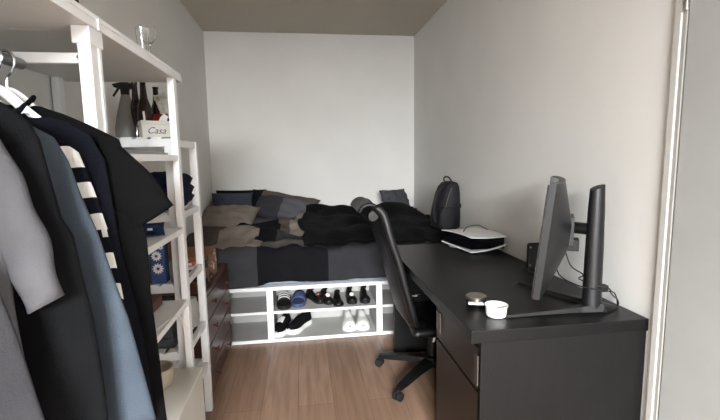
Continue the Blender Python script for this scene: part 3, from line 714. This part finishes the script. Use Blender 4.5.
bmesh.ops.rotate(bm, verts=bm.verts, cent=(0, 0, 0), matrix=Matrix.Rotation(math.atan2(d.y, d.x), 3, 'Z'))
cen = (cA+cR+cL+cBk)/4; q = cen+((cA*.8+cR*.2)-cen)*.9; bmesh.ops.translate(bm, verts=bm.verts, vec=(q.x, q.y, 0)); obj('front_port', bm, STEEL, gc)
bm = bmesh.new(); lathe(bm, [(.05, 0), (.055, .004), (.05, .012), (.03, .014)], (.97, 2.56, DZT+.0005), 24); obj('stand_foot', bm, mat('grey_foot', '#8c8c8c', .4), gc, True)
bm = bmesh.new(); tube(bm, [(.985, 2.50, .838), (1.03, 2.53, .862), (1.09, 2.53, .868), (1.13, 2.52, .852), (1.165, 2.51, .833)], .0028, 8); cc = obj('charging_cable', bm, RUBBER, None, True); tag(cc, 'short black cable arched over the white game console', 'cable')

# tin and white measuring cup
tn = thing('tin', 'round silver lidded tin with dark band on the desk', 'tin', (.66, 1.53, DZT))
bm = lathe(bmesh.new(), [(.037, .0005), (.039, .003), (.039, .022)], (.66, 1.53, DZT), 32); obj('band', bm, mat('dark_tin', '#1c1b1a', .3, metal=.6), tn, True)
bm = lathe(bmesh.new(), [(.0395, .019), (.041, .021), (.041, .030), (.038, .034), (.034, .034), (.032, .0325), (.001, .0325)], (.66, 1.53, DZT), 32); obj('lid', bm, STEEL, tn, True)
cp = thing('measuring_cup', 'white measuring cup with flat handle near the desk edge', 'cup', (.678, 1.395, DZT))
bm = lathe(bmesh.new(), [(.001, .0005), (.031, .001), (.035, .005), (.0375, .036), (.041, .040), (.041, .043), (.036, .042), (.0325, .008), (.001, .006)], (.678, 1.395, DZT), 36, cap=False); obj('bowl', bm, CERAMIC, cp, True)
bm = B(-.050, .004, -.011, .011, -.0025, .0025, .002); bmesh.ops.transform(bm, matrix=Matrix.Translation((.638, 1.424, DZT+.0385))@Matrix.Rotation(-.28, 4, 'Z'), verts=bm.verts); obj('handle', bm, CERAMIC, cp)

# ------------------------------------------------------------------ monitor
mn = thing('monitor', 'curved black monitor on tall column stand turned to the wall side', 'monitor', (1.075, 1.40, DZT))
tdir = Vector((.54, .84, 0)).normalized(); nd = Vector((tdir.y, -tdir.x, 0))   # nd points to the stand (back)
P0 = Vector((.766, 1.285, 0)); Wm = .575; zb0, zt0 = .822, 1.212
def mpt(u, z, dep):   # u 0..1 along the panel, dep towards back
    sag = .028*(4*(u-.5)**2)
    lean = (z-1.0)*.10
    return P0+tdir*(u*Wm)+nd*(dep-sag+.028+lean)+Vector((0, 0, z))
def mon_sheet(fd0, fd1, zlo, zhi, nu=26, nz_=16, u0=0, u1=1):
    bm = bmesh.new(); G = []
    for fd in (fd0, fd1):
        G.append([[bm.verts.new(mpt(u0+(u1-u0)*i/nu, zlo+(zhi-zlo)*j/nz_, fd(u0+(u1-u0)*i/nu, j/nz_))) for j in range(nz_+1)] for i in range(nu+1)])
    for g in G:
        for i in range(nu):
            for j in range(nz_): bm.faces.new((g[i][j], g[i+1][j], g[i+1][j+1], g[i][j+1]))
    a, b = G
    for i in range(nu):
        for j in (0, nz_): bm.faces.new((a[i][j], a[i+1][j], b[i+1][j], b[i][j]))
    for j in range(nz_):
        for i in (0, nu): bm.faces.new((a[i][j], a[i][j+1], b[i][j+1], b[i][j]))
    return bm
def sst(t): t = max(0, min(1, t)); return t*t*(3-2*t)
def bulge(u, v):
    return .027+.045*min(1, min(u, 1-u)/.36)*min(1, v/.34, (1-v)/.42)
obj('housing', mon_sheet(lambda u, v: .006, bulge, zb0, zt0), PLASTIC2, mn, True, auto=50)
obj('screen', mon_sheet(lambda u, v: .0, lambda u, v: .0058, zb0+.003, zt0-.003), GLOSSBLK, mn, True)
bm = mon_sheet(lambda u, v: bulge(u, (.88)) - .001, lambda u, v: bulge(u, .88)+.0025, 1.128, 1.134, 10, 1, .40, .62); obj('vent_slot', bm, RUBBER, mn)
cen = mpt(.5, 1.02, .05)
def obox(bm, c, hx, hy, hz, bev=.004):
    b2 = B(-hx, hx, -hy, hy, -hz, hz, bev)
    M = Matrix.Translation(c)@Matrix(((tdir.x, nd.x, 0), (tdir.y, nd.y, 0), (0, 0, 1))).to_4x4()
    bmesh.ops.transform(b2, matrix=M, verts=b2.verts); me = bpy.data.meshes.new('tmp'); b2.to_mesh(me); b2.free(); bm.from_mesh(me); bpy.data.meshes.remove(me); return bm
bm = bmesh.new(); obox(bm, cen+nd*.018, .060, .014, .055); obj('mount_plate', bm, PLASTIC2, mn)
colc = Vector((1.056, 1.40, 0))
ccen = Vector((cen.x, cen.y, 0))+nd*.03
bm = bmesh.new(); tube(bm, [Vector((ccen.x, ccen.y, 1.03)), Vector((colc.x, colc.y, 1.03))], .022, 12, smooth=False); obj('arm', bm, PLASTIC, mn, True)
bm = bmesh.new(); obox(bm, Vector((ccen.x, ccen.y, .965)), .03, .022, .022); obj('cable_box', bm, RUBBER, mn)
# column: lens-shaped section, slanted top
def colring(z, w_, d_, slant=0):
    out = []
    for j in range(24):
        a = 2*PI*j/24; c, s = math.cos(a), math.sin(a)
        p = colc+Vector((c*w_, s*d_, 0)); out.append(Vector((p.x, p.y, z+slant*c)))
    return out
bm = loft(bmesh.new(), [colring(DZT+.002, .038, .034), colring(DZT+.05, .034, .03), colring(.95, .032, .028), colring(1.10, .029, .026), colring(1.186, .025, .024, .010)]); obj('column', bm, PLASTIC2, mn, True)
def foot(pts, ws):
    bm = bmesh.new(); rr = []
    for i, (p, (w_, h)) in enumerate(zip(pts, ws)):
        p = Vector((*p, 0)); q = Vector((*pts[min(i+1, len(pts)-1)], 0)); o_ = Vector((*pts[max(i-1, 0)], 0)); d = (q-o_).normalized(); s = Vector((-d.y, d.x, 0))
        rr.append([p+s*w_+Vector((0, 0, DZT+.0008)), p+s*w_*.7+Vector((0, 0, DZT+h)), p-s*w_*.7+Vector((0, 0, DZT+h)), p-s*w_+Vector((0, 0, DZT+.0008))])
    return loft(bm, rr)
obj('foot', foot([(1.15, 1.40), (1.08, 1.395), (1.0, 1.39), (.85, 1.385), (.70, 1.378)], [(.012, .008), (.036, .03), (.020, .018), (.014, .012), (.010, .008)]), PLASTIC, mn)
obj('foot', foot([(1.10, 1.36), (1.07, 1.42), (1.045, 1.50), (1.0, 1.62), (.955, 1.74)], [(.02, .01), (.034, .03), (.018, .02), (.016, .014), (.012, .01)]), PLASTIC, mn)
bm = bmesh.new(); box(bm, colc.x+.02, colc.x+.048, 1.375, 1.40, .80, .825, .003); obj('cable_clip', bm, RUBBER, mn)
def cable(label, pts, r=.0024):
    bm = bmesh.new(); tube(bm, pts, r, 7, 8); o = obj('cable', bm, RUBBER, None, True); tag(o, label, 'cable')
cable('black cable from monitor back looping round the column', [(1.02, 1.52, .93), (1.035, 1.50, .87), (1.06, 1.46, .845), (1.03, 1.44, .835), (1.06, 1.37, .828), (1.10, 1.365, .815)])
cable('black cable hanging low behind the monitor towards the column clip', [(1.0, 1.56, .90), (.985, 1.50, .84), (1.0, 1.42, .822), (1.05, 1.362, .815), (1.105, 1.368, .805)])
cable('upper black cable loop from column clip down to the desk', [(1.11, 1.385, .812), (1.14, 1.40, .79), (1.165, 1.42, .778), (1.176, 1.42, .755), (1.172, 1.41, .7335)])
cable('lower black cable loop from column clip to the desk by the wall', [(1.11, 1.378, .802), (1.135, 1.385, .778), (1.16, 1.40, .763), (1.168, 1.40, .745), (1.164, 1.40, .7335)])
# bracket behind the monitor
br_ = thing('bracket_stand', 'black rounded bracket with screw holes behind the monitor', 'bracket', (1.08, 1.90, DZT))
bm = B(1.10, 1.186, 1.935, 1.95, DZT+.004, DZT+.14, .012, seg=3); obj('plate', bm, PLASTIC, br_, True)
obj('base', B(1.09, 1.18, 1.89, 1.955, DZT+.0008, DZT+.008, .003), PLASTIC, br_)
for x, z in ((1.112, .85), (1.112, .76), (1.172, .85), (1.172, .76)):
    bm = lathe(bmesh.new(), [(.0045, 0), (.0045, .002)], (x, 1.934, z), 12, ax=(0, -1, 0)); obj('screw', bm, STEEL, br_)

# ------------------------------------------------------------------ office chair
oc = thing('office_chair', 'black office chair with curved padded back pushed under the desk', 'chair', (.745, 2.35, 0))
HB = Vector((.73, 2.315, 0))
bm = bmesh.new(); lathe(bm, [(.045, .085), (.05, .095), (.045, .13), (.03, .14)], HB, 20); lathe(bm, [(.026, .14), (.026, .25), (.015, .25), (.015, .30)], HB, 18); obj('gas_column', bm, PLASTIC, oc, True)
a0 = math.atan2(2.53-2.35, .454-.745)
for k in range(5):
    a = a0+k*2*PI/5; d = Vector((math.cos(a), math.sin(a), 0)); s = Vector((-d.y, d.x, 0)); rr = []
    for t, w_, zl, zh in ((.03, .030, .085, .125), (.15, .026, .08, .115), (.27, .022, .065, .095), (.335, .017, .06, .08)):
        p = HB+d*t; rr.append([p+s*w_+Vector((0, 0, zl)), p+s*w_*.8+Vector((0, 0, zh)), p-s*w_*.8+Vector((0, 0, zh)), p-s*w_+Vector((0, 0, zl))])
    lg = obj('base_leg', loft(bmesh.new(), rr), PLASTIC, oc)
    p = HB+d*.335; bm = bmesh.new()
    for sg in (-1, 1): lathe(bm, [(.006, -.009), (.024, -.009), (.0255, 0), (.024, .009), (.006, .009)], p+s*.014*sg+Vector((0, 0, .027)), 20, ax=s)
    tube(bm, [p+Vector((0, 0, .03)), p+Vector((0, 0, .066))], .008, 8, smooth=False); obj('caster', bm, RUBBER, lg, True)
bm = B(.62, .84, 2.27, 2.43, .285, .308, .005); obj('mechanism', bm, PLASTIC, oc)
bm = pillow(bmesh.new(), (.80, 2.36, .342), (1, 0, 0), (0, 1, 0), (0, 0, 1), .235, .235, .036, 24, .003, 2, .16); obj('seat', bm, LEATHER, oc, True, auto=180)
# backrest: swept slab. profile (x, z) and half-width in y
BP = [(.615, .375, .15), (.575, .385, .19), (.55, .42, .215), (.53, .49, .225), (.498, .60, .228), (.462, .738, .225), (.418, .875, .22), (.395, .965, .21), (.378, 1.012, .20), (.350, 1.036, .195), (.322, 1.03, .19), (.308, 1.008, .185)]
pts = smoothpts([(x, hw, z) for x, z, hw in BP], 5)
def back(th, yscale, off=0, edge=False):
    rr = []
    for i, p in enumerate(pts):
        q = pts[min(i+1, len(pts)-1)]; o_ = pts[max(i-1, 0)]; d = Vector((q.x-o_.x, 0, q.z-o_.z)).normalized(); nrm = Vector((d.z, 0, -d.x))
        hw = p.y*yscale; ring = []
        for j in range(26):
            a = 2*PI*j/26; c, s = math.cos(a), math.sin(a)
            yy = hw*math.copysign(abs(c)**.5, c); cup = .03*(yy/.22)**2
            ring.append(Vector((p.x, 2.36+yy, p.z))+nrm*(th*math.copysign(abs(s)**.8, s)+cup+off))
        rr.append(ring)
    return loft(bmesh.new(), rr)
obj('backrest', back(.022, 1), LEATHER, oc, True, auto=60)
for sg in (-1, 1):
    bm = bmesh.new(); pp = []
    for i in range(0, len(pts)-5):
        p = pts[i]; pp.append((p.x+.028, 2.36+sg*p.y*.965, p.z))
    tube(bm, pp, lambda t: .026*min(1, (1-t)*7+.25), 12, smooth=False, flat=.8); obj('back_bolster', bm, LEATHER, oc, True)
bm = bmesh.new(); lathe(bm, [(.001, -.19), (.026, -.19), (.036, -.16), (.038, 0), (.036, .16), (.026, .19), (.001, .19)], (.362, 2.36, 1.0), 18, ax=(0, 1, 0)); obj('headrest', bm, LEATHER, oc, True)
for sg in (-1, 1):
    bm = bmesh.new(); y = 2.36+sg*.245
    tube(bm, [(.545, y-sg*.03, .560), (.575, y, .575), (.64, y, .582)], .006, 8); obj('arm_bracket', bm, CHROME, oc, True)
bm = bmesh.new(); bm.faces.new([bm.verts.new(v) for v in ((.725, 2.262, .295), (.738, 2.262, .30), (.728, 2.255, .245), (.712, 2.255, .24))]); o = obj('paper_tag', bm, CERAMIC, oc); o.modifiers.new('t', 'SOLIDIFY').thickness = .001; o['label'] = 'small white paper tag hanging under the seat'
